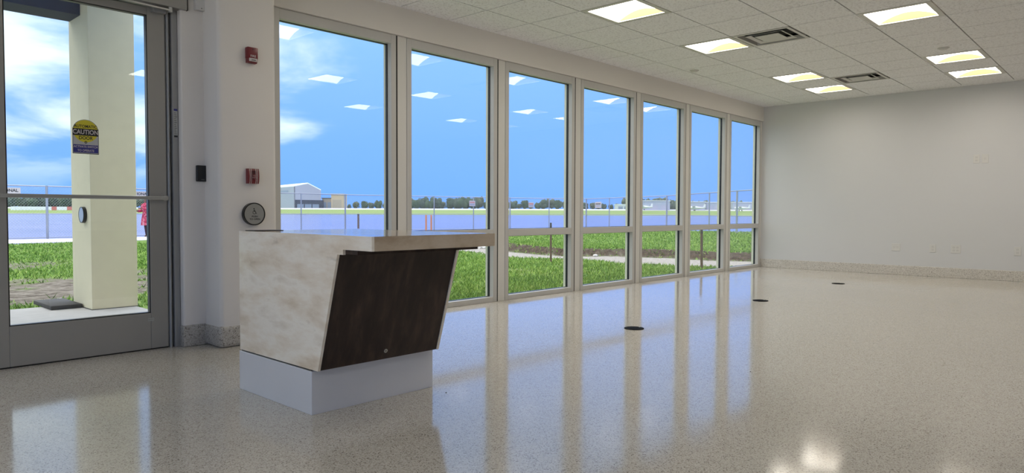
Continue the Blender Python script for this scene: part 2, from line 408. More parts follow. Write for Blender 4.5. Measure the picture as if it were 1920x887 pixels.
# troffers
def troffer(i, j, label, group):
    x0, x1 = GX + i * PX + .005, GX + (i + 1) * PX - .005; y1, y0 = GY - j * PY - .005, GY - (j + 1) * PY + .005
    t = thing('ceiling_troffer', label, 'ceiling light', ((x0 + x1) / 2, (y0 + y1) / 2, ZC - .002), group)
    e = .046; zb = ZC - .002
    f = B()
    f.box(x0, x0 + e, y0, y1, zb, zb + .010); f.box(x1 - e, x1, y0, y1, zb, zb + .010)
    f.box(x0 + e, x1 - e, y0, y0 + e, zb, zb + .010); f.box(x0 + e, x1 - e, y1 - e, y1, zb, zb + .010)
    obj('flange', f, 'flange', t)
    a0, a1, c0, c1 = x0 + e, x1 - e, y0 + e, y1 - e; n = 14; rise = .075
    prof = [(c0 + (c1 - c0) * k / n, zb + .008 + rise * (1 - (2 * k / n - 1) ** 2)) for k in range(n + 1)]
    lens = B()
    for k in range(n):
        (ya_, za), (yb_, zb_) = prof[k], prof[k + 1]
        lens.add([(a0, ya_, za), (a1, ya_, za), (a1, yb_, zb_), (a0, yb_, zb_), (a0, ya_, za + .004), (a1, ya_, za + .004), (a1, yb_, zb_ + .004), (a0, yb_, zb_ + .004)],
                 [(0, 1, 2, 3), (7, 6, 5, 4)])
    obj('vaulted_lens', lens, 'lens', t, fix=False)
    for xx in (a0, a1):
        ep = B(); s = -.003 if xx == a0 else .003
        ep.prism(prof, lambda p, q, tt, xx=xx, s=s: (xx + s * tt, p, q), 0, 1)
        obj('end_plate', ep, 'troffer_white', t)
    obj('housing', B().box(x0 + .01, x1 - .01, y0 + .01, y1 - .01, zb + .09, zb + .14), 'flange', t)
    return t
LL = ['nearest lit square ceiling troffer of the row by the windows, cut by the top edge', 'second lit square troffer of the window row, beside the nearer air vent',
      'third lit square troffer of the window row, beside the farther air vent', 'farthest lit square troffer of the window row, near the end wall',
      'nearest lit square troffer of the right-hand row, large at the top right', 'middle lit square troffer of the right-hand row, behind the smoke detector',
      'farthest lit square troffer of the right-hand row, near the end wall']
for (i, j), lb in zip(LIGHTS, LL): troffer(i, j, lb, 'square ceiling troffers in view')
for (i, j) in HIDDEN: troffer(i, j, 'lit square ceiling troffer beyond the edge of the picture', 'ceiling troffers out of the picture')
# air vents
def vent(i, j, label):
    cx, cy = GX + (i + .5) * PX, GY - (j + .5) * PY; h = PX / 2 - .005
    t = thing('air_vent', label, 'air vent', (cx, cy, ZC - .004), 'square ceiling air diffusers'); z = ZC - .004
    def sq(a, za, b_, zb, th=.004):
        vs = []; 
        for (r, zz) in ((a, za), (b_, zb), (b_, zb + th), (a, za + th)):
            vs += [(cx - r, cy - r, zz), (cx + r, cy - r, zz), (cx + r, cy + r, zz), (cx - r, cy + r, zz)]
        fs = []
        for q in range(4):
            for k in range(4): fs.append((q * 4 + k, q * 4 + (k + 1) % 4, ((q + 1) % 4) * 4 + (k + 1) % 4, ((q + 1) % 4) * 4 + k))
        return B().add(vs, fs)
    obj('flange', sq(h, z, .262, z), 'flange', t)
    obj('louver', sq(.196, z + .0005, .160, z + .014), 'flange', t)
    b = sq(.125, z + .001, .10, z + .012); b.box(cx - .125, cx + .125, cy - .125, cy + .125, z, z + .003)
    obj('centre_louver', b, 'flange', t)
    obj('dark_duct', B().box(cx - .27, cx + .27, cy - .27, cy + .27, z + .07, z + .09), 'plenum', t)
    obj('collar', sq(.264, z + .002, .262, z + .045, .002), 'flange', t); obj('duct_wall', sq(.266, z + .045, .266, z + .072, .003), 'plenum', t)
vent(*VENTS[0], 'nearer square air vent with stepped louvers beside the second troffer')
vent(*VENTS[1], 'farther square air vent with stepped louvers beside the third troffer')
# smoke detectors
def detector(x, y, label):
    t = thing('smoke_detector', label, 'smoke detector', (x, y, ZC - .022), 'round ceiling detectors')
    obj('base', B().lathe((x, y, ZC), [(.05, -.008), (.058, -.006), (.06, 0)]), 'flange', t, True)
    obj('dome', B().lathe((x, y, ZC), [(.022, -.022), (.036, -.020), (.045, -.014), (.048, -.008)]), 'white_plastic', t, True)
detector(GX + 3.42 * PX, GY - 3.5 * PY, 'round smoke detector in front of the middle right-hand troffer')
detector(8.30, 4.47, 'small round detector above the windows, left of the troffers')

# ------------------------------------------------------------------ windows
G1, GP = 3.950, 1.3268
def window(k):
    g0 = G1 + (k - 2) * GP; g1 = g0 + GP
    x0, x1 = g0 + .120, g1 - .004
    w = thing('window_%d' % k, 'tall grey-framed window with a low lower pane', None, ((x0 + x1) / 2, YW + .04, 0), kind='structure')
    w['label'] = ['tall window nearest the door, behind the desk', 'second tall window, half hidden by the desk end', 'third tall window, with the wooden stake behind it', 'fourth tall window from the door',
                  'fifth tall window from the door', 'sixth tall window, with a dark stake behind its lower pane', 'last tall window, against the end wall'][k - 1]
    xa, xb = x0 + .055, x1 - .056
    ys, ye = YW, 5.165
    for nm, c in (('left_jamb', (x0, xa, ys, ye, 0, 2.551)), ('right_jamb', (xb, x1, ys, ye, 0, 2.551)), ('head', (xa, xb, ys + .0015, ye, 2.470, 2.550)),
                  ('sill', (xa, xb, ys + .0015, ye, 0, .052)), ('mid_rail', (xa, xb, ys + .0015, ye, .689, .764))):
        obj(nm, B().box(*c, .0018, 1), 'frame', w)
    for nm, za, zb in (('upper', .764, 2.470), ('lower', .052, .689)):
        gk = B().frame(xa - .02, xb + .02, za - .02, zb + .02, .0245, 5.1652, 5.192)
        obj('%s_gasket' % nm, gk, 'rubber', w)
        obj('%s_pane' % nm, B().box(xa - .006, xb + .006, 5.172, 5.178, za - .006, zb + .006), 'window_glass', w)
    of = B().frame(xa - .05, xb + .05, .002, 2.52, .044, 5.1922, 5.232).box(xa - .006, xb + .006, 5.1922, 5.232, .695, .758)
    obj('outer_frame', of, 'jamb_out', w)
for k in range(1, 8): window(k)
for k in range(1, 8):
    g0 = G1 + (k - 2) * GP
    s = struct('trim_%d' % k, B().box(g0 + .014, g0 + .1185, YW + .006, 5.245, 0, 2.551), 'infill', 'flat grey strip left of the %s window' % ['first', 'second', 'third', 'fourth', 'fifth', 'sixth', 'last'][k - 1])
    obj('shadow_gap', B().box(g0 - .0038, g0 + .0138, YW + .0045, 5.20, 0, 2.5505), 'dark_gap', s)
struct('trim_8', B().box(G1 + 6 * GP - .2 + .2, XE, YW + .006, 5.245, 0, 2.551), 'infill', 'narrow strip between last window and end wall')

# ------------------------------------------------------------------ door
d = thing('door_1', 'glazed metal door in the left wall with a push bar', None, (1.38, 5.02, 0), kind='structure')
DY0, DY1 = 5.0, 5.045
obj('right_stile', B().box(1.776, 1.889, DY0, DY1, .008, 2.315, .003), 'door_metal', d)
obj('left_stile', B().box(.866, .979, DY0, DY1, .008, 2.315, .003), 'door_metal', d)
obj('bottom_rail', B().box(.979, 1.776, DY0 + .001, DY1 - .001, .008, .252, .003), 'door_metal', d)
obj('top_rail', B().box(.979, 1.776, DY0 + .001, DY1 - .001, 2.262, 2.315, .003), 'door_metal', d)
obj('gasket', B().frame(.974, 1.781, .247, 2.267, .011, DY0 + .0035, DY1 - .004), 'rubber', d)
obj('pane', B().box(.976, 1.779, 5.020, 5.026, .249, 2.265), 'window_glass', d)
bar = obj('push_bar', B().box(.885, 1.883, 4.952, 4.966, 1.022, 1.046, .004), 'steel', d)
obj('bracket', B().box(1.855, 1.883, 4.960, 5.002, 1.018, 1.050, .003), 'steel', bar); obj('bracket', B().box(.885, .913, 4.960, 5.002, 1.018, 1.050, .003), 'steel', bar)
obj('under_door_shade', B().box(.866, 1.889, DY0 + .006, DY1 - .006, .001, .008), 'dark_gap', d)  # dark strip standing for the shaded gap under the door
lb = obj('small_label', B().box(1.755, 1.795, DY0 - .0008, DY0 + .002, .197, .218), 'label_print', d)
for q in range(3): obj('print_line', B().box(1.760 + q * .011, 1.769 + q * .011, DY0 - .0014, DY0 - .0008, .204, .211), 'door_metal', lb)
# frame of the door
fr = thing('trim_9', 'dark grey metal frame around the glass door', None, (1.38, 5.04, 0), kind='structure')
obj('right_jamb', B().box(1.925, 1.964, 4.978, 5.14, 0, 2.42, .003), 'door_frame', fr)
obj('right_stop', B().box(1.893, 1.925, 5.012, 5.14, 0, 2.36, .004), 'door_frame', fr)
obj('hinge_tube', B().cyl((1.905, 4.998, 0), (1.905, 4.998, 2.315), .0095, n=14), 'door_frame', fr, True)
obj('left_jamb', B().box(.784, .862, 4.978, 5.14, 0, 2.42, .003), 'door_frame', fr)
obj('head', B().box(.862, 1.925, 4.982, 5.14, 2.320, 2.42, .003), 'door_frame', fr)
obj('threshold', B().box(.866, 1.93, 5.045, 5.25, -.02, .006), 'steel', fr)
lb = obj('instruction_label', B().box(1.933, 1.958, 4.9768, 4.979, 1.455, 1.650), 'label_print', fr)
obj('print_bar', B().box(1.9335, 1.9575, 4.9762, 4.977, 1.636, 1.650), 'blue_print', lb); obj('print_bar', B().box(1.9335, 1.9575, 4.9762, 4.977, 1.455, 1.468), 'black_print', lb)
for q in range(12): obj('print_line', B().box(1.936, 1.954 - .004 * (q % 3), 4.9763, 4.977, 1.476 + q * .013, 1.481 + q * .013), 'slot_dark', lb)
# operator above the door
op = thing('door_operator', 'grey automatic door operator box with a steel arm above the door', 'door operator', (1.45, 4.93, 2.318))
obj('housing', B().box(.90, 2.005, 4.905, 4.995, 2.322, 2.46, .003), 'door_metal', op)
obj('end_cap', B().box(2.005, 2.009, 4.903, 4.9955, 2.320, 2.462), 'rubber', op)
arm = B().add([], [])
def bar3(p, q, w, t):
    p = Vector(p); q = Vector(q); dd = (q - p).normalized(); sd = dd.cross(Vector((0, 0, 1))).normalized() * w; up = Vector((0, 0, t))
    return ([p - sd, p + sd, q + sd, q - sd, p - sd + up, p + sd + up, q + sd + up, q - sd + up], [(0, 3, 2, 1), (4, 5, 6, 7), (0, 1, 5, 4), (1, 2, 6, 5), (2, 3, 7, 6), (3, 0, 4, 7)])
obj('arm', B().add(*bar3((1.90, 4.925, 2.296), (1.42, 4.895, 2.300), .013, .010)), 'steel', op)
pv = obj('pivot', B().cyl((1.90, 4.925, 2.288), (1.90, 4.925, 2.328), .015), 'steel', op, True)
obj('arm_shoe', B().add(*bar3((1.42, 4.895, 2.288), (1.30, 4.985, 2.284), .012, .010)), 'black_plastic', op)
obj('shoe_block', B().box(1.80, 1.885, 4.955, 5.0, 2.282, 2.318, .003), 'door_frame', op)
bx = thing('wall_box', 'plain white box high on the pier beside the operator', 'wall box', (2.098, 4.93, 2.338))
obj('body', B().box(2.058, 2.138, 4.895, 4.931, 2.338, 2.47, .004), 'white_plastic', bx)
obj('screw', B().cyl((2.098, 4.8945, 2.352), (2.098, 4.897, 2.352), .004, n=10), 'slot_dark', bx)
# caution sticker on the glass
st = thing('caution_sticker', 'arched yellow, black and blue AUTOMATIC CAUTION DOOR sticker on the glass', 'sticker', (1.406, 5.0185, 1.308))
sw, sh, sz, sy = .074, .218, 1.308, 5.0200
pts = [(-sw, 0), (sw, 0), (sw, sh - sw)] + [(sw * math.cos(a), sh - sw + sw * math.sin(a)) for a in np.linspace(0, math.pi, 17)[1:-1]] + [(-sw, sh - sw)]
P2 = lambda y: (lambda p, q, t: (1.406 + p, y - t, sz + q))
obj('border', B().prism(pts, P2(sy), 0, .0004), 'black_print', st)
obj('plate', B().prism([(p * .965, .004 + q * .975) for p, q in pts], P2(sy - .0004), 0, .0003), 'grey_print', st)
obj('yellow_disc', B().prism([(.0705 * math.cos(a), sh - .0735 + .0705 * math.sin(a)) for a in np.linspace(0, 2 * math.pi, 40)[:-1]], P2(sy - .0007), 0, .0003), 'yellow_print', st)
obj('black_band', B().prism([(-.0735, .116), (.0735, .116), (.0735, .160), (-.0735, .160)], P2(sy - .0010), 0, .0003), 'black_print', st)
obj('blue_band', B().prism([(-.070, .008), (.070, .008), (.070, .058), (-.070, .058)], P2(sy - .0007), 0, .0003), 'blue_print', st)
tx = lambda cx, y, cz: (lambda p, q, t: (cx + p, y - t, cz + q))
text('lettering', 'AUTOMATIC', .0255, tx(1.406, sy - .0010, sz + .174), 'black_print', st, .0003, wide=.88, bold=.0005)
text('lettering', 'CAUTION', .0400, tx(1.406, sy - .0013, sz + .1375), 'offwhite_print', st, .0003, wide=.80, bold=.0008)
text('lettering', 'DOOR', .0300, tx(1.406, sy - .0010, sz + .1005), 'black_print', st, .0003, wide=.88, bold=.0006)
obj('hand_symbol', B().ring((1.406, sy - .0010, sz + .074), (0, -1, 0), .005, .008, .0003, 20).box(1.4045, 1.4075, sy - .0013, sy - .0010, sz + .068, sz + .080), 'black_print', st)
text('lettering', 'ACTIVATE SWITCH', .0195, tx(1.406, sy - .0010, sz + .045), 'offwhite_print', st, .0003, wide=.80, bold=.0003)
text('lettering', 'TO OPERATE', .0195, tx(1.406, sy - .0010, sz + .021), 'offwhite_print', st, .0003, wide=.82, bold=.0003)

# ------------------------------------------------------------------ things on pier and pilaster
cr = thing('card_reader', 'small black card reader on the pier beside the door', 'card reader', (2.097, 4.93, 1.153))
obj('body', B().box(2.057, 2.137, 4.905, 4.931, 1.153, 1.266, .006, 3), 'black_plastic', cr, True)
obj('indicator', B().box(2.086, 2.108, 4.9045, 4.9055, 1.165, 1.169), 'slot_dark', cr)
fy = 4.70
fa = thing('fire_horn_strobe', 'red wall fire alarm strobe lettered FIRE, high on the pilaster', 'fire alarm', (2.35, fy, 1.984))
obj('body', B().box(2.312, 2.388, fy - .040, fy + .001, 2.014, 2.092, .004, 2), 'red_plastic', fa, True)
obj('base', B().prism([(0, 1.984), (0, 2.014), (-.040, 2.014), (-.034, 1.990), (-.028, 1.984)], lambda p, q, t: (t, fy + p, q), 2.316, 2.384), 'red_plastic', fa)
obj('strobe_lens', B().box(2.322, 2.380, fy - .046, fy - .034, 1.993, 2.016, .004, 2), 'offwhite_print', fa, True)
obj('lamp_tube', B().cyl((2.338, fy - .047, 2.003), (2.366, fy - .047, 2.003), .0035, n=10), 'slot_dark', fa)
obj('test_hole', B().cyl((2.352, fy - .0412, 2.078), (2.352, fy - .039, 2.078), .0045, n=12), 'red_shade', fa)
text('lettering', 'FIRE', .022, tx(2.352, fy - .0402, 2.030), 'offwhite_print', fa, .0006, wide=1.05, bold=.0003)
ps = thing('fire_pull_station', 'dark red fire pull station with white stripes above the push plate', 'fire alarm', (2.349, fy, 1.141))
pf = [(0, 1.141), (-.030, 1.141), (-.036, 1.158), (-.040, 1.193), (-.036, 1.228), (-.030, 1.246), (0, 1.246)]
obj('body', B().prism(pf, lambda p, q, t: (t, fy + p, q), 2.310, 2.390), 'red_plastic', ps)
for xs in (2.322, 2.333, 2.366, 2.377):
    s = B()
    for (a, b_), (c_, e_) in zip(pf[1:-2], pf[2:-1]):
        s.add([(xs - .0018, fy + a - .0006, b_), (xs + .0018, fy + a - .0006, b_), (xs + .0018, fy + c_ - .0006, e_), (xs - .0018, fy + c_ - .0006, e_),
               (xs - .0018, fy + a + .001, b_), (xs + .0018, fy + a + .001, b_), (xs + .0018, fy + c_ + .001, e_), (xs - .0018, fy + c_ + .001, e_)], [(0, 1, 2, 3), (7, 6, 5, 4), (0, 3, 7, 4), (1, 5, 6, 2)])
    obj('white_stripe', s, 'offwhite_print', ps)
obj('pull_handle', B().box(2.338, 2.361, fy - .050, fy - .036, 1.170, 1.205, .003, 2), 'red_plastic', ps, True)
obj('recess', B().box(2.338, 2.361, fy - .0415, fy - .034, 1.207, 1.232), 'red_shade', ps)
text('lettering', 'PULL', .010, tx(2.3495, fy - .0502, 1.194), 'offwhite_print', ps, .0005); text('lettering', 'DOWN', .010, tx(2.3495, fy - .0502, 1.181), 'offwhite_print', ps, .0005)
def push_plate(name, label, c, axis, r, letters):
    ax = Vector(axis); c = Vector(c)
    t = thing(name, label, 'push button', tuple(c))
    obj('rim', B().cyl(c - ax * .001, c + ax * .028, r, r, 40).ring(c + ax * .028, ax, r * .93, r, .004, 40), 'black_plastic', t, True)
    obj('face', B().cyl(c + ax * .027, c + ax * .0305, r * .925, r * .90, 40), 'steel', t, True)
    return t
pp = push_plate('door_push_plate', 'round steel PUSH TO OPEN plate with wheelchair symbol on the pilaster', (2.356, fy, .927), (0, -1, 0), .080, True)
yy = fy - .0306
text('lettering', 'PUSH', .0165, tx(2.358, yy, .909), 'black_print', pp, .0005, wide=1.15, bold=.0004); text('lettering', 'TO OPEN', .0165, tx(2.358, yy, .890), 'black_print', pp, .0005, wide=1.1, bold=.0004)
ic = B().ring((2.354, yy, .938), (0, -1, 0), .0095, .0125, .0006, 24).cyl((2.352, yy, .9645), (2.352, yy - .0006, .9645), .0042, n=14)
for (ax_, az_, bx_, bz_) in ((2.352, .960, 2.354, .944), (2.354, .944, 2.364, .944), (2.364, .944, 2.368, .930), (2.368, .930, 2.373, .931), (2.353, .953, 2.361, .953)):
    dd = Vector((bx_ - ax_, bz_ - az_)).normalized() * .0017; n_ = (-dd.y, dd.x)
    ic.prism([(ax_ - n_[0], az_ - n_[1]), (bx_ - n_[0], bz_ - n_[1]), (bx_ + n_[0], bz_ + n_[1]), (ax_ + n_[0], az_ + n_[1])], lambda p, q, t: (p, yy - t, q), 0, .0006)
obj('wheelchair_symbol', ic, 'black_print', pp)

# ------------------------------------------------------------------ outlets on the end wall
def plate(y, z, w, h, label, gangs, kind):
    t = thing('wall_plate', label, 'wall outlet', (XE, y, z - h / 2), 'cover plates on the end wall')
    obj('cover', B().box(XE - .006, XE + .001, y - w / 2, y + w / 2, z - h / 2, z + h / 2, .002, 1), 'plate_plastic', t)
    for q in range(gangs):
        yc_ = y + (q - (gangs - 1) / 2) * .046
        for s in ((-1, 1) if kind else (0,)):
            obj('socket', B().box(XE - .0075, XE - .005, yc_ - .016, yc_ + .016, z + s * .022 - .015, z + s * .022 + .015), 'white_plastic', t)
            if kind: obj('slot', B().box(XE - .0082, XE - .0074, yc_ - .009, yc_ - .006, z + s * .022 - .006, z + s * .022 + .006).box(XE - .0082, XE - .0074, yc_ + .006, yc_ + .009, z + s * .022 - .006, z + s * .022 + .006), 'label_print', t)
plate(1.93, 1.742, .078, .125, 'left white cover plate of the pair high on the end wall', 1, 1)
plate(1.825, 1.742, .078, .125, 'right white cover plate of the pair high on the end wall', 1, 0)
plate(2.955, .428, .120, .115, 'wide white outlet plate low on the end wall, nearest the windows', 2, 0)
plate(2.455, .428, .080, .125, 'narrow white outlet plate low on the end wall, second from the windows', 1, 1)
plate(2.159, .428, .125, .125, 'wide white outlet plate low on the end wall, third from the windows', 2, 1)
plate(1.415, .425, .080, .125, 'narrow white outlet plate low on the end wall at the right edge', 1, 1)

# ------------------------------------------------------------------ floor boxes
def floor_box(x, y, label):
    t = thing('floor_box', label, 'floor outlet', (x, y, 0), 'round floor outlets in a line')
    obj('ring', B().ring((x, y, -.001), (0, 0, 1), .058, .080, .006, 40), 'outlet_black', t)
    obj('lid', B().cyl((x, y, -.001), (x, y, .0035), .057, n=40), 'outlet_black', t)
    obj('lid_flap', B().box(x - .03, x + .03, y - .022, y + .022, .0034, .0055, .001, 1), 'outlet_black', t)
    obj('screw', B().cyl((x + .066, y - .01, .004), (x + .066, y - .01, .0062), .006, n=12), 'steel', t)
floor_box(4.815, 3.105, 'round black floor outlet nearest the camera'); floor_box(7.304, 3.112, 'middle round black floor outlet'); floor_box(9.826, 3.120, 'farthest round black floor outlet, toward the end wall')
for x, y, lb_, s in ((2.405, 2.70, 'tiny dark chip on the floor by the desk base', .006), (3.98, 1.75, 'tiny dark chip on the bare floor right of the desk', .006)):
    tag(obj('debris_chip', B().add([(x - s, y - s * .6, .0002), (x + s, y - s * .4, .0002), (x + s * .5, y + s, .0002), (x - s * .4, y + s * .7, .0002), (x, y, s * .8)], [(0, 1, 4), (1, 2, 4), (2, 3, 4), (3, 0, 4), (3, 2, 1, 0)]), 'board_wood'), lb_, 'debris')

# ------------------------------------------------------------------ podium desk
dk = thing('reception_podium', 'marbled podium desk with a slanted dark wood front and metal plinth', 'desk', (2.07, 3.1, 0))
DX0, DX1 = 1.709, 2.440
side = [(2.798, .212), (3.560, .212), (3.560, .842), (2.379, .842), (2.379, .780), (2.590, .780), (2.590, .757), (2.634, .757)]
obj('left_panel', B().prism(side, lambda p, q, t: (t, p, q), DX0, DX0 + .013), 'marble', dk)
rs = [(2.798, .212), (3.560, .212), (3.560, .780), (2.627, .780)]
obj('right_panel', B().prism(rs, lambda p, q, t: (t, p, q), DX1 - .015, DX1 - .001), 'marble', dk)
bm = bmesh.new(); bmesh.ops.create_cube(bm, size=1)
for q in bm.verts: q.co = Vector(((DX0 + .0131 + DX1 + .006) / 2 + q.co.x * (DX1 + .006 - DX0 - .0131), (2.379 + 3.560) / 2 + q.co.y * (3.560 - 2.379), .811 + q.co.z * .062))
ee = [e for e in bm.edges if all(abs(q.co.x - DX1 - .006) < 1e-5 for q in e.verts)]
bmesh.ops.bevel(bm, geom=ee, offset=.011, segments=4, profile=.5, affect='EDGES')
obj('countertop', B().bm(bm), 'marble_shaded', dk, True)
obj('sub_top', B().box(DX0 + .0135, DX1 + .0, 2.50, 3.54, .760, .7795), 'wood', dk)
fp = obj('front_panel', B().prism([(2.802, .213), (2.822, .213), (2.662, .7595), (2.641, .7595)], lambda p, q, t: (t, p, q), DX0 + .0135, DX1 - .0155), 'wood', dk)
nrm = Vector((0, -.959, -.285)); c = Vector((2.084, 2.7885, .256))
lk = obj('lock', B().cyl(c - nrm * .004, c + nrm * .003, .010, n=20), 'steel', fp, True)
obj('keyhole', B().cyl(c + nrm * .003, c + nrm * .0036, .0035, n=10), 'black_print', lk)
obj('back_panel', B().box(DX0 + .0135, DX1 - .0155, 3.50, 3.52, .213, .758), 'wood', dk)
obj('bottom_panel', B().box(DX0 + .0135, DX1 - .0155, 2.825, 3.50, .213, .231), 'wood', dk)
obj('shadow_strip', B().box(DX0 + .006, DX1 - .006, 2.862, 3.555, .2045, .2118), 'rubber', dk)
obj('plinth', B().box(DX0 - .004, DX1 - .001, 2.846, 3.562, 0, .2045, .0015, 1), 'brushed', dk)
tag(obj('black_plate', B().box(1.735, 1.90, 3.44, 3.545, .8422, .8462, .0015, 1), 'black_plastic'), 'thin black plate lying at the far left corner of the desk top', 'plate')

# ------------------------------------------------------------------ outside: porch
struct('porch_slab', B().box(-4, 2.572, 5.25, 8.25, -.30, -.03), 'concrete', 'grey concrete porch slab outside the door')
cb = thing('porch_column', 'square cream stucco column on the porch slab outside the door', 'column', (2.38, 7.94, -.03))
obj('shaft', B().box(2.171, 2.589, 7.640, 8.248, -.03, 3.35, .004, 2), 'col_stucco', cb)
obj('base_seam', B().box(2.165, 2.595, 7.634, 8.254, -.0305, -.024), 'board_wood', cb)  # thin dark strip round the column foot
tag(obj('porch_beam', B().box(-3.5, 2.1705, 7.86, 8.21, 2.88, 3.34), 'beam_dark'), 'dark weathered beam running into the porch column', 'beam')
struct('canopy', B().box(-3.8, 2.62, 5.26, 8.45, 3.36, 3.52), 'concrete', 'porch canopy carried by the column and the dark beam')
push_plate('outdoor_push_plate', 'round steel push plate with black rim on the outdoor column', (2.171, 7.83, .905), (-1, 0, 0), .080, False)
bd = B().box(1.885, 2.160, 7.90, 8.55, -.029, .012, .008, 2)
tag(obj('weathered_board', bd, 'board_wood', None, True), 'dark weathered board lying on the porch slab against the column', 'board')
for k, (x, y, s) in enumerate(((2.30, 9.35, .05), (13.35, 10.35, .10), (13.9, 10.1, .05), (14.45, 14.6, .09), (14.6, 9.75, .06))):
    b_ = B(); bm = bmesh.new(); bmesh.ops.create_icosphere(bm, subdivisions=2, radius=1)
    for q in bm.verts: q.co = Vector((q.co.x * s * 1.4, q.co.y * s, q.co.z * s * .6)) * (1 + .35 * noise.noise(q.co * 1.7 + Vector((k * 9, 0, 0)))) + Vector((x, y, -.12 + s * .3))
    tag(obj('stone', b_.bm(bm), 'stone_white', None, True), ['small white stone in the bare soil beside the porch column', 'larger white stone at the dirt bank behind the third window', 'small pale stone at the dirt bank behind the fourth window',
        'pale stone on the gravel beside the desk end', 'pale stone near the fourth window frame on the bank'][k], 'stone')

# ------------------------------------------------------------------ outside: lawn, gravel, bank
POLY = [(-14, 27), (5.2, 26.3), (9.8, 27.2), (13, 26.5), (14.0, 20), (14.8, 15.9), (15.6, 15.3), (21.3, 19.8), (30, 18.3), (31, 13.9), (33, 5.3), (-14, 5.3)]
def inside(x, y):
    c = False; n = len(POLY); j = n - 1
    for i in range(n):
        xi, yi = POLY[i]; xj, yj = POLY[j]
        if (yi > y) != (yj > y) and x < (xj - xi) * (y - yi) / (yj - yi) + xi: c = not c
        j = i
    return c
PE = [(5.3, 13.6, 15.6), (6.4, 12.9, 15.3), (7.5, 12.25, 14.8), (9.5, 12.4, 14.75), (10.4, 11.7, 13.9), (11.3, 11.75, 13.55), (13.0, 12.6, 14.1), (16.5, 12.9, 16.2), (40, 13, 17)]
def path(y):
    for (a, l0, r0), (b_, l1, r1) in zip(PE, PE[1:]):
        if y <= b_:
            t = max(0, (y - a) / (b_ - a)); return l0 + (l1 - l0) * t, r0 + (r1 - r0) * t
    return PE[-1][1:]
def sst(a, b_, x):
    t = min(1, max(0, (x - a) / (b_ - a))); return t * t * (3 - 2 * t)
def weights(x, y):
    n1 = noise.fractal(Vector((x * .7, y * .7, 3)), 1, 2, 4); n2 = noise.fractal(Vector((x * 2.2, y * 2.2, 8)), 1, 2, 3)
    l, r = path(y); l += .35 * n1; r += .2 * n2
    grav = sst(l - .15, l + .25, x) * (1 - sst(r - .15, r + .1, x)) if y > 5 else 0
    dirt = 0
    if x < 9:                                                         # bare soil by the porch
        dirt = sst(9.2, 9.7, y + .4 * n2) * (1 - sst(12.0, 13.6, y - .18 * x + .5 + 1.3 * n1)) * (1 - sst(6.2, 8.5, x))
        dirt = max(dirt, sst(14.5, 15.3, y + n2) * (1 - sst(17.0, 18.2, y + n1)) * (1 - sst(3.2, 4.6, x + n1)) * .9)
        dirt *= sst(-.45, .05, n1 * .6 + n2 * .6 + .25)
    edge = sst(r - .45, r - .05, x + .25 * n2) * (1 - sst(r + .25, r + .6, x + .4 * n2))
    dirt = max(dirt, edge * (y < 15)); grav *= 1 - .9 * edge
    dirt = max(dirt, .75 * sst(.25, .5, n2) * (y < 9) * (x < 12) * sst(7, 7.6, y) * (x > 6))
    dark = edge * (y < 15.2) * sst(-.5, .1, n2 + .35)
    return dirt, grav, dark
def height(x, y):
    l, r = path(y)
    z = -.118 + .018 * noise.fractal(Vector((x * .9, y * .9, 1)), 1, 2, 3)
    z += .15 * sst(r - .05, r + .22, x) - .012 * sst(l, l + .4, x) * (1 - sst(r - .1, r, x))
    z += .05 * sst(16, 22, x) * sst(5, 12, y)
    return z
st_ = .2; nx, ny = int((33.2 + 14) / st_), int((27.6 - 5.3) / st_) + 1
vs = []; cols = []; ins = np.zeros((nx, ny), bool)
for a in range(nx):
    for b_ in range(ny):
        x, y = -14 + a * st_, 5.26 + b_ * st_
        i_ = inside(x, y) and not (x < 2.5 and y < 8.2); ins[a, b_] = i_
        vs.append((x, y, height(x, y) if i_ else -.34)); cols.append((*weights(x, y), 1))
fs = [(a * ny + b_, (a + 1) * ny + b_, (a + 1) * ny + b_ + 1, a * ny + b_ + 1) for a in range(nx - 1) for b_ in range(ny - 1) if ins[a:a + 2, b_:b_ + 2].any()]
lw = struct('lawn', B().add(vs, fs), 'lawn', 'uneven lawn with bare soil and a gravel track outside the windows', org=(0, 0, 0))
ca = lw.data.color_attributes.new('mix', 'FLOAT_COLOR', 'POINT'); ca.data.foreach_set('color', np.array(cols, np.float32).ravel())
for p in lw.data.polygons: p.use_smooth = True
# blades
bv = []; cnt = 0
rg = random.Random(3)
def blade_field(n, xr, yr, keep):
    global bv
    k = 0; tries = 0
    while k < n and tries < n * 6:
        tries += 1
        x = rg.uniform(*xr); y = rg.uniform(*yr); dist = math.hypot(x, y)
        if rg.random() > min(1, (keep / dist) ** 2): continue
        if not inside(x, y) or (x < 2.62 and y < 8.3): continue
        dr, gv, dk0 = weights(x, y)
        if rg.random() < dr * (.85 if dk0 > .1 else 1.05) or rg.random() < gv * 1.15: continue
        z = height(x, y) - .01; h = rg.uniform(.025, .080); w = .003 + .0007 * dist
        a = rg.uniform(0, 6.28); lx, ly = rg.gauss(0, .035), rg.gauss(0, .035); ca_, sa = math.cos(a) * w, math.sin(a) * w
        bv += [(x - ca_, y - sa, z), (x + ca_, y + sa, z), (x + lx, y + ly, z + h)]; k += 1
blade_field(60000, (5.2, 16), (5.4, 16), 9)
blade_field(40000, (1.0, 8.5), (8.2, 27), 12)
blade_field(34000, (13.5, 31), (5.4, 20), 16)
bo = obj('grass', B().add(bv, [(i, i + 1, i + 2) for i in range(0, len(bv), 3)]), 'blade', None, org=(0, 0, 0), fix=False)
tag(bo, 'bright green grass blades covering the lawn and bank', 'grass', kind='stuff')
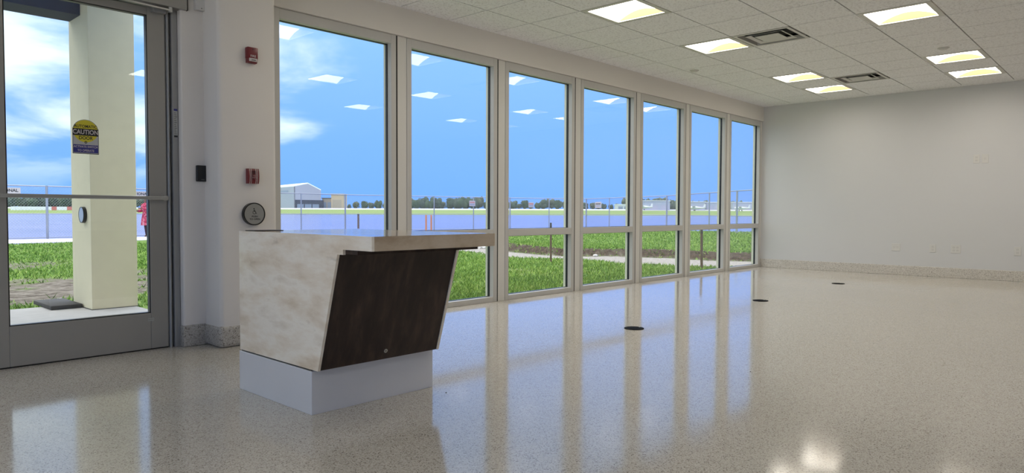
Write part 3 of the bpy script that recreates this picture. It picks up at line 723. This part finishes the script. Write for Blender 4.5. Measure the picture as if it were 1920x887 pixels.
# taller tuft strip by the porch edge
# apron and airfield: straight bands square to one axis
V1 = Vector((.73243, .67996)); V1.normalize(); V2 = Vector((V1.y, -V1.x))
def NT(n, t, z): p = V1 * n + V2 * t; return (p.x, p.y, z)
def band(name, n0, n1, z0, z1, mat, label, half):
    b_ = B().add([NT(n0, -half, z0), NT(n0, half, z0), NT(n1, half * 1.05, z1), NT(n1, -half * 1.05, z1)], [(0, 1, 2, 3)])
    b_.add([NT(n0, -half, z0 - .5), NT(n0, half, z0 - .5), NT(n1, half * 1.05, z1 - .5), NT(n1, -half * 1.05, z1 - .5)], [(3, 2, 1, 0)])
    return struct(name, b_, mat, label)
ap = B().add([(-60, 5.3, -.16), (300, 5.3, -.16), (300, 60, -.16), (-60, 60, -.16)], [(0, 1, 2, 3)])
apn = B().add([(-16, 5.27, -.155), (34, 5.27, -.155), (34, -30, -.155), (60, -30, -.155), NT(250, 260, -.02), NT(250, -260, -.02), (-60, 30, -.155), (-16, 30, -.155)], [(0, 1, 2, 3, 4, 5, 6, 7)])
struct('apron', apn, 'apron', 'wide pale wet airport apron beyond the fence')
band('far_verge', 250, 340, -.02, 2.05, 'far_grass', 'strip of pale green grass beyond the apron', 330)
band('far_taxiway', 340, 352, 2.05, 2.75, 'far_pale', 'bright pale taxiway strip before the treeline', 400)
band('far_field', 352, 600, 2.70, 4.0, 'far_grass', 'grass field under the far trees and hangars', 480)
struct('concrete_strip', B().box(-14, 11.5, 27.6, 31.0, -.30, -.13), 'concrete_pale', 'pale concrete strip under the fence')

# ------------------------------------------------------------------ chain link fence
FP_ = [(-13, 31.6), (7.5, 31.7), (22.2, 33.4), (33.4, 31.2), (38.8, 29.0), (34.2, 20.0), (28.4, 13.2), (24.5, 8.0)]
fen = thing('chain_link_fence', 'galvanized chain-link fence standing along the apron', 'fence', (12, 31.5, -.15))
ZB, ZT, ZM = -.13, 1.90, .83
mesh = B()
def lerp(a, b_, t): return tuple(a[i] + (b_[i] - a[i]) * t for i in range(len(a)))
for si, (a, b_) in enumerate(zip(FP_, FP_[1:])):
    ln = math.dist(a, b_); n = max(1, round(ln / 3.05))
    for k in range(n + (1 if si == len(FP_) - 2 else 0)):
        p = lerp(a, b_, k / n); obj('post', B().cyl((*p, -.2), (*p, ZT + .02), .032 if k else .045, n=10), 'galv', fen, True)
    for nm, z, r in (('top_rail', ZT, .022), ('middle_rail', ZM, .016), ('bottom_wire', ZB + .03, .012)):
        obj(nm, B().cyl((*a, z), (*b_, z), r, n=8), 'galv', fen, True)
    m_ = int(ln / .105); hh = ZT - ZB; nn = int(round(hh / .105))
    for k in range(-nn, m_ + 1):
        for s in (1, -1):
            s0, z0, s1, z1 = k * .105, ZB, k * .105 + hh, ZT
            if s0 < 0: z0 -= s0; s0 = 0
            if s1 > ln: z1 -= (s1 - ln); s1 = ln
            if s1 <= s0: continue
            if s < 0: z0, z1 = ZB + ZT - z0, ZB + ZT - z1
            p, q = lerp(a, b_, s0 / ln), lerp(a, b_, s1 / ln)
            mesh.cyl((*p, z0), (*q, z1), .0026, n=3, cap=False)
tag(obj('wire_mesh', mesh, 'galv', fen, fix=False), kind='stuff')
def fence_sign(p, q, zc_2, w, h, lines, label, size=.12, rot=0):
    t = thing('fence_sign', label, 'sign', (p, q - .06, zc_2 - h / 2), 'small signs on the chain-link fence'); t.rotation_euler.z = rot
    obj('panel', B().box(p - w / 2, p + w / 2, q - .066, q - .054, zc_2 - h / 2, zc_2 + h / 2, .002, 1), 'offwhite_print', t)
    for k, (kind, s) in enumerate(lines):
        zz = zc_2 + (len(lines) - 1) * .5 * size * 1.15 - k * size * 1.15
        if kind == 't': text('lettering', s, size * 1.3, tx(p, q - .0662, zz), 'black_print', t, .002, wide=1.0, bold=.004)
        else:
            for r in range(s[0]):
                obj('print_mark', B().box(p - w * .4 + r * w * .8 / s[0], p - w * .4 + (r + .7) * w * .8 / s[0], q - .0680, q - .066, zz - size * .38, zz + size * .38), s[1], t)
fence_sign(6.32, 31.66, 1.70, .62, .22, [('t', 'IONAL')], 'small sign ending in ONAL on the fence, left of the column')
fence_sign(11.10, 32.07, 1.68, .62, .22, [('t', 'IONAL')], 'small sign on the fence right of the porch column', .12)
fence_sign(30.41, 31.72, 1.50, .52, .34, [('m', (5, 'barrier_red')), ('m', (4, 'hangar_door'))], 'small pale sign on the fence behind the second window', .11)
fence_sign(34.74, 30.58, 1.45, .52, .34, [('m', (5, 'barrier_red')), ('m', (4, 'hangar_door'))], 'small pale sign on the fence behind the third window', .11)
fence_sign(37.90, 27.40, 1.46, .90, .40, [('m', (6, 'black_print')), ('m', (4, 'hangar_door'))], 'small pale sign on the fence behind the fourth window', .12, math.radians(-117))

# stakes and posts
def stake(x, y, z1, r, lean, label, mat='stake_wood', tip='board_wood'):
    t = thing('wooden_stake', label, 'stake', (x, y, -.2))
    obj('shaft', B().cyl((x, y, -.2), (x + lean, y, z1 - .10), r, r * .95, 8), mat, t); obj('tip', B().cyl((x + lean, y, z1 - .10), (x + lean * 1.05, y, z1), r * 1.05, r * .8, 8), tip, t)
stake(11.298, 9.362, .73, .022, -.01, 'thin brown wooden stake standing in the lawn behind the third window')
stake(12.08, 6.30, .66, .026, -.02, 'dark wooden stake standing in the gravel behind the sixth window')
stake(26.97, 39.04, .80, .07, 0, 'brown post standing on the apron behind the first window')
stake(26.18, 31.13, .78, .05, 0, 'left of two orange posts on the apron behind the second window', 'orange_post', 'orange_post')
stake(26.42, 30.95, .78, .05, 0, 'right of two orange posts on the apron behind the second window', 'orange_post', 'orange_post')

# ------------------------------------------------------------------ person at the fence
px_, py_ = 10.98, 31.15
pe = thing('person', 'person in a red patterned tunic standing by the fence, arm held forward', 'person', (px_, py_, -.155))
F = Vector((-.92, -.39, 0)).normalized(); S = Vector((-F.y, F.x, 0))
def lp(f, s, z): return F * f + S * s + Vector((0, 0, z))
J = {}; sv = []; se = []; sr = []
def jn(key, f, s, z, r, par=None):
    J[key] = len(sv); sv.append(lp(f, s, z)[:]); sr.append(r)
    if par: se.append((J[par], J[key]))
jn('pel', 0, 0, .92, .13); jn('waist', .01, 0, 1.08, .115, 'pel'); jn('chest', .03, 0, 1.28, .125, 'waist'); jn('neck', .05, 0, 1.44, .055, 'chest')
jn('jaw', .08, 0, 1.51, .07, 'neck'); jn('head', .07, 0, 1.59, .092, 'jaw'); jn('crown', .06, 0, 1.66, .06, 'head')
for s, q in ((1, 'l'), (-1, 'r')):
    jn('hip' + q, 0, .09 * s, .86, .10, 'pel'); jn('knee' + q, .05 if s > 0 else -.02, .10 * s, .48, .062, 'hip' + q); jn('ank' + q, .02 if s > 0 else -.08, .10 * s, .09, .042, 'knee' + q); jn('toe' + q, .16 if s > 0 else .06, .11 * s, .035, .034, 'ank' + q)
    jn('sh' + q, .03, .17 * s, 1.37, .062, 'chest')
    ef, ez = (.20, 1.14) if s > 0 else (.10, 1.12)
    jn('el' + q, ef, .24 * s, ez, .043, 'sh' + q); jn('wr' + q, .44 if s > 0 else .33, .16 * s, 1.20 if s > 0 else 1.10, .030, 'el' + q); jn('palm' + q, .52 if s > 0 else .41, .14 * s, 1.22 if s > 0 else 1.11, .030, 'wr' + q)
    bf, bs, bz = (.55, .14 * s, 1.22) if s > 0 else (.44, .14 * s, 1.11)
    for k in range(4): jn('f%d%s' % (k, q), bf + .055 - .006 * abs(k - 1.3), bs + (k - 1.5) * .017, bz - .01, .009, 'palm' + q)
    jn('th' + q, bf, bs - .05 * s, bz + .02, .010, 'palm' + q)
me = bpy.data.meshes.new('body'); me.from_pydata(sv, se, []); me.materials.append(M['skin'])
bo_ = bpy.data.objects.new('body', me); COL.objects.link(bo_); bo_.parent = pe
sm = bo_.modifiers.new('Skin', 'SKIN'); sk = me.skin_vertices[0].data
for i, r in enumerate(sr): sk[i].radius = (r, r); sk[i].use_root = (i == 0)
sb = bo_.modifiers.new('Sub', 'SUBSURF'); sb.levels = 1; sb.render_levels = 1
def loft(rings, n=20):
    b_ = B(); v_ = []; 
    for (f, s, z, rf, rs_) in rings:
        for i in range(n):
            a = 2 * math.pi * i / n; w_ = 1 + .05 * math.sin(5 * a + z * 4)
            v_.append(Vector((px_, py_, -.155)) + lp(f + math.cos(a) * rf * w_, s + math.sin(a) * rs_ * w_, z))
    fs_ = [(k * n + i, k * n + (i + 1) % n, (k + 1) * n + (i + 1) % n, (k + 1) * n + i) for k in range(len(rings) - 1) for i in range(n)]
    return b_.add(v_, fs_)
obj('tunic', loft([(-.02, 0, .50, .27, .30), (0, 0, .72, .23, .26), (0, 0, .95, .18, .21), (.01, 0, 1.12, .15, .18), (.03, 0, 1.30, .16, .22), (.03, 0, 1.39, .11, .20), (.05, 0, 1.45, .075, .09)]), 'cloth', pe, True)
for s in (1, -1):
    A = [lp(.03, .16 * s, 1.38), lp(.20 if s > 0 else .10, .24 * s, 1.14 if s > 0 else 1.12), lp(.42 if s > 0 else .31, .165 * s, 1.195 if s > 0 else 1.10)]
    o_ = Vector((px_, py_, -.155)); b_ = B()
    b_.cyl(o_ + A[0], o_ + A[1], .085, .070, 12); b_.cyl(o_ + A[1], o_ + A[2], .070, .060, 12); obj('sleeve', b_, 'cloth', pe, True)
    kx = .05 if s > 0 else -.02; b_ = B()
    b_.cyl(o_ + lp(0, .09 * s, .86), o_ + lp(kx, .10 * s, .48), .115, .085, 12); b_.cyl(o_ + lp(kx, .10 * s, .48), o_ + lp(.02 if s > 0 else -.08, .10 * s, .08), .085, .075, 12); obj('trouser_leg', b_, 'trouser', pe, True)
hb = B(); bm = bmesh.new(); bmesh.ops.create_icosphere(bm, subdivisions=2, radius=.105)
for q in bm.verts: q.co = Vector((px_, py_, -.155)) + lp(.04 + q.co.x, q.co.y, 1.625 + q.co.z * (1.15 if q.co.z < 0 else .9)) - (F * .0)
obj('hair', hb.bm(bm), 'hair', pe, True)

# ------------------------------------------------------------------ far airfield: hangars, planes, trees
def far(u, v, n):
    d_ = R @ Vector(((u - 960) / FPX, (443.5 - v) / FPX, -1.0)); return Vector((0, 0, H)) + d_ * n
def zat(v, n, u=960): return far(u, v, n).z
def quadbox(b_, A, Bp, depth, z0, z1):
    A = Vector((A.x, A.y)); Bp = Vector((Bp.x, Bp.y)); dr = (Bp - A).normalized(); nr = Vector((dr.y, -dr.x))
    if nr.dot(V1) < 0: nr = -nr
    C, D = Bp + nr * depth, A + nr * depth
    return b_.add([(*p, z) for z in (z0, z1) for p in (A, Bp, C, D)], [(0, 3, 2, 1), (4, 5, 6, 7), (0, 1, 5, 4), (1, 2, 6, 5), (2, 3, 7, 6), (3, 0, 4, 7)])
# big hangar: gable front to the right, long side to the left
hg = thing('hangar', 'large pale lavender hangar with bright roof behind the first window', 'building', tuple(far(575, 391, 372)))
c0 = far(552.5, 391, 360); c1 = far(602, 391, 372); back = far(498, 391, 400); z0 = 2.2
e0 = zat(349.5, 360, 552); pk = zat(344.5, 366, 574); e1 = zat(357, 372, 600); mid = (c0 + c1) / 2
dv = Vector((back.x - c0.x, back.y - c0.y, 0))
def P3(p, z): return (p.x, p.y, z)
fw = B().add([P3(c0, z0), P3(c1, z0), P3(c1, e1), P3(mid, pk), P3(c0, e0)] + [P3(p + dv * .02, z) for p, z in ((c0, z0), (c1, z0), (c1, e1), (mid, pk), (c0, e0))],
             [(0, 1, 2, 3, 4), (9, 8, 7, 6, 5)] + [(i, (i + 1) % 5, 5 + (i + 1) % 5, 5 + i) for i in range(5)])
obj('gable_wall', fw, 'hangar_wall', hg)
obj('side_wall', B().add([P3(c0, z0), P3(back, z0), P3(back, e0), P3(c0, e0)] + [P3(p + (c1 - c0) * .02, z) for p, z in ((c0, z0), (back, z0), (back, e0), (c0, e0))], [(0, 1, 2, 3), (7, 6, 5, 4), (0, 3, 7, 4), (1, 5, 6, 2)]), 'hangar_side', hg)
ro = B()
for (p, z), (q, w_) in (((c0, e0), (mid, pk)), ((mid, pk), (c1, e1))):
    ro.add([P3(p, z), P3(q, w_), P3(q + dv, w_), P3(p + dv, z)] + [P3(p, z + .5), P3(q, w_ + .5), P3(q + dv, w_ + .5), P3(p + dv, z + .5)], [(0, 1, 2, 3), (7, 6, 5, 4), (0, 4, 5, 1), (1, 5, 6, 2), (2, 6, 7, 3), (3, 7, 4, 0)])
obj('roof', ro, 'hangar_roof', hg)
u_ = (c1 - c0).normalized(); fn_ = Vector((u_.y, -u_.x, 0)); fn_ = fn_ if fn_.dot(Vector((V1.x, V1.y, 0))) < 0 else -fn_
zd = zat(375, 366, 570)
dk_ = [c0 + fn_ * .2 + u_ * .2, c1 + fn_ * .2 + u_ * 1.5]
ob = obj('door_opening', quadbox(B(), dk_[0], dk_[1], .15, z0, zd), 'hangar_inner_shade', hg)  # flat dark panel, the hangar's inner shade put into its colour
for k in range(3):
    p = dk_[0] + u_ * (1.0 + k * 4.6) + fn_ * .25; q = p + u_ * 3.9
    obj('door_leaf', quadbox(B(), p, q, .1, z0, z0 + (zd - z0) * .55), 'hangar_door', ob)
wv = [back + (c0 - back) * .55, back + (c0 - back) * .80]
obj('side_window', B().add([P3(wv[0] - u_ * .1, e0 - 3.2), P3(wv[1] - u_ * .1, e0 - 3.2), P3(wv[1] - u_ * .1, e0 - 1.8), P3(wv[0] - u_ * .1, e0 - 1.8)], [(0, 1, 2, 3)]), 'hangar_door', hg)
def block(name, u0, u1, v0, n, dep, mat, label, roof=None, doors=0, doormat='hangar_door', dn=0, vb=391):
    A, Bq = far(u0, vb, n), far(u1, vb, n + dn); zz0 = 1.5; z1 = zat(v0, n, u0)
    t = thing(name, label, 'building', (A.x, A.y, zz0))
    obj('wall', quadbox(B(), A, Bq, dep, zz0, z1), mat, t)
    dr = (Bq - A); dr.z = 0; ln = dr.length; dr.normalize(); nr = Vector((dr.y, -dr.x, 0)); nr = nr if nr.dot(Vector((V1.x, V1.y, 0))) < 0 else -nr
    obj('roof', quadbox(B(), A + nr * .3 - dr * .3, Bq + nr * .3 + dr * .3, dep + .6, z1, z1 + .35), roof or mat, t)
    base_z = zat(vb, n, u0)
    for k in range(doors):
        p = A + dr * ln * (k + .12) / doors + nr * .12; q = A + dr * ln * (k + .88) / doors + nr * .12
        obj('door', quadbox(B(), p, q, .1, base_z, base_z + (z1 - base_z) * .62), doormat, t)
    return t
block('storage_block', 604, 622, 372, 375, 10, 'tan_wall', 'low tan block beside the tall beige block', 'dark_roof', 2)
block('storage_tower', 621, 643, 364.5, 370, 9, 'beige_wall', 'tall plain beige block right of the large hangar', 'beige_wall', 1, 'tan_wall')
block('row_hangar', 1196, 1256, 377, 345, 20, 'pale_building', 'grey-blue row hangar behind the fifth window', 'aircraft_white', 3, 'hangar_wall', vb=397)
block('row_hangar', 1294, 1322, 379, 345, 20, 'pale_building', 'pale row hangar behind the sixth window, left one', 'aircraft_white', 2, 'hangar_wall', vb=396)
block('row_hangar', 1325, 1350, 380, 350, 20, 'pale_building', 'pale row hangar behind the sixth window, right one', 'aircraft_white', 2, 'hangar_wall', vb=396)
block('row_hangar', 1374, 1425, 380, 352, 20, 'pale_building', 'pale row hangar behind the last window', 'aircraft_white', 3, 'hangar_wall', vb=396)
block('field_building', 1158, 1180, 384, 380, 12, 'aircraft_white', 'small white building with a bright roof behind the fourth window', 'hangar_roof', 2, vb=392)
def plane(u, v, n, yaw, label):
    c_ = far(u, v, n); t = thing('small_airplane', label, 'airplane', tuple(c_), 'parked small airplanes')
    Rz = Matrix.Rotation(yaw, 3, 'Z')
    def tr(p): return c_ + Rz @ Vector(p)
    b_ = B(); vs_ = []; n_ = 12; prof = [(-4, .15), (-2.5, .35), (-.5, .6), (1, .68), (2.4, .55), (3.2, .3), (3.5, .08)]
    for x_, r_ in prof:
        for i in range(n_): a = 2 * math.pi * i / n_; vs_.append(tr((x_, math.cos(a) * r_, 1.3 + math.sin(a) * r_)))
    b_.add(vs_, [(k * n_ + i, k * n_ + (i + 1) % n_, (k + 1) * n_ + (i + 1) % n_, (k + 1) * n_ + i) for k in range(len(prof) - 1) for i in range(n_)])
    obj('fuselage', b_, 'aircraft_white', t, True)
    def bb(x0, x1, y0, y1, z0_, z1_): q = B().box(x0, x1, y0, y1, z0_, z1_); q.v = [tuple(tr(p)) for p in q.v]; return q
    obj('wing', bb(.1, 1.5, -5.2, 5.2, 1.95, 2.08), 'aircraft_white', t); obj('tailplane', bb(-4.1, -3.3, -1.6, 1.6, 1.35, 1.43), 'aircraft_white', t)
    obj('fin', B().add([tr(p) for p in ((-4.2, -.05, 1.3), (-3, -.05, 1.4), (-3.7, -.05, 2.9), (-4.3, -.05, 2.9), (-4.2, .05, 1.3), (-3, .05, 1.4), (-3.7, .05, 2.9), (-4.3, .05, 2.9))], [(0, 1, 2, 3), (7, 6, 5, 4), (0, 4, 5, 1), (1, 5, 6, 2), (2, 6, 7, 3), (3, 7, 4, 0)]), 'aircraft_white', t)
    for (x_, y_) in ((.4, -1.2), (.4, 1.2), (2.6, 0)): obj('wheel', B().cyl(tr((x_, y_ - .1, .25)), tr((x_, y_ + .1, .25)), .25, n=10), 'black_plastic', t)
plane(1207, 394, 300, 2.6, 'small white airplane parked before the hangar in the fifth window')
plane(1304, 395.5, 300, 2.2, 'small white airplane parked before the hangar in the sixth window')
plane(1390, 396, 310, 2.5, 'small white airplane parked before the hangar in the last window')
# long white barrier with red panels (left of the column)
ba = thing('runway_barrier', 'long low white barrier with red panels far behind the fence', 'barrier', tuple(far(70, 391, 300)))
for k in range(13):
    u0 = 20 + k * 9.6; A, Bq = far(u0, 391.5, 300), far(u0 + 9.4, 391.5, 300)
    obj('panel', quadbox(B(), A, Bq, .6, A.z - .6, zat(387 + .06 * k, 300, u0)), 'barrier_red' if k in (8, 11) else 'barrier_white', ba)
# treeline
protos = []
for k in range(5):
    rr = random.Random(50 + k); bm = bmesh.new()
    for q in range(16):
        a = rr.uniform(0, 6.28); r_ = rr.uniform(0, .55); z_ = rr.uniform(.30, .98); s_ = rr.uniform(.20, .36) * (1.15 - .5 * abs(z_ - .55))
        bmesh.ops.create_icosphere(bm, subdivisions=2, radius=s_, matrix=Matrix.Translation((math.cos(a) * r_, math.sin(a) * r_, z_ * .85)))
    for q in bm.verts: q.co += q.co.normalized() * .10 * noise.noise(q.co * 7 + Vector((k * 5, 0, 0)))
    for q in range(160):                                              # loose leaf clumps around the crown
        a = rr.uniform(0, 6.28); z_ = rr.uniform(.15, 1.05); r_ = rr.uniform(.45, .80) * (1.1 - .6 * abs(z_ - .5))
        bmesh.ops.create_icosphere(bm, subdivisions=1, radius=rr.uniform(.03, .07), matrix=Matrix.Translation((math.cos(a) * r_, math.sin(a) * r_, z_ * .9)))
    crown = B().bm(bm)
    t = thing('tree', 'dark green tree in the far treeline beyond the airfield', 'tree', (0, 0, 0), 'trees of the far treeline')
    obj('crown', crown, 'leaf%d' % (k % 3), t, True); obj('trunk', B().cyl((0, 0, -.1), (0, 0, .5), .05, .03, 8), 'bark', t)
    protos.append(t)
TR = []
rr = random.Random(12)
def treerow(u0, u1, step, v_top, jit, n, where, wid=1.0, vb=391):
    u = u0
    while u < u1:
        TR.append((u, vb, v_top + rr.uniform(-jit * 1.3, jit * 1.3), n + rr.uniform(-12, 12), wid, where)); u += step * rr.uniform(.75, 1.25)
treerow(2, 140, 12, 370.5, 2.2, 385, 'left of the porch column', 1.15, 388); treerow(258, 300, 13, 372.5, 2, 385, 'right of the porch column', 1.1, 388)
treerow(655, 735, 14, 380, 3, 400, 'behind the first window'); treerow(770, 930, 12.5, 374.5, 3.5, 395, 'behind the second window', 1.1)
treerow(950, 1072, 12.5, 378, 4, 395, 'behind the third window', 1.1); treerow(1086, 1158, 12, 380, 3.5, 395, 'behind the fourth window', 1.05, 392); treerow(1176, 1196, 14, 374, 2.5, 410, 'right of the small white building', 1.1, 394)
treerow(1204, 1275, 14, 374, 1.5, 440, 'behind the fifth window', 1.0, 395); treerow(1296, 1345, 13, 378, 1.5, 440, 'behind the sixth window', .8, 395); treerow(1374, 1425, 13, 378.5, 2, 440, 'behind the last window', .8, 395)
for k, (u, vb, vt, n, wd, where) in enumerate(TR):
    p = far(u, vb + 1, n); hgt = zat(vt, n, u) - p.z; q = k % 5
    if k < 5: t = protos[k]
    else: t = copy_tree(protos[q])
    t.location = p; t.rotation_euler.z = rr.uniform(0, 6.28); t.scale = (hgt * .62 * wd, hgt * .62 * wd, hgt)
    ORG[t.name] = p; tag(t, 'dark green tree of the far treeline ' + where, 'tree', 'far trees ' + where)
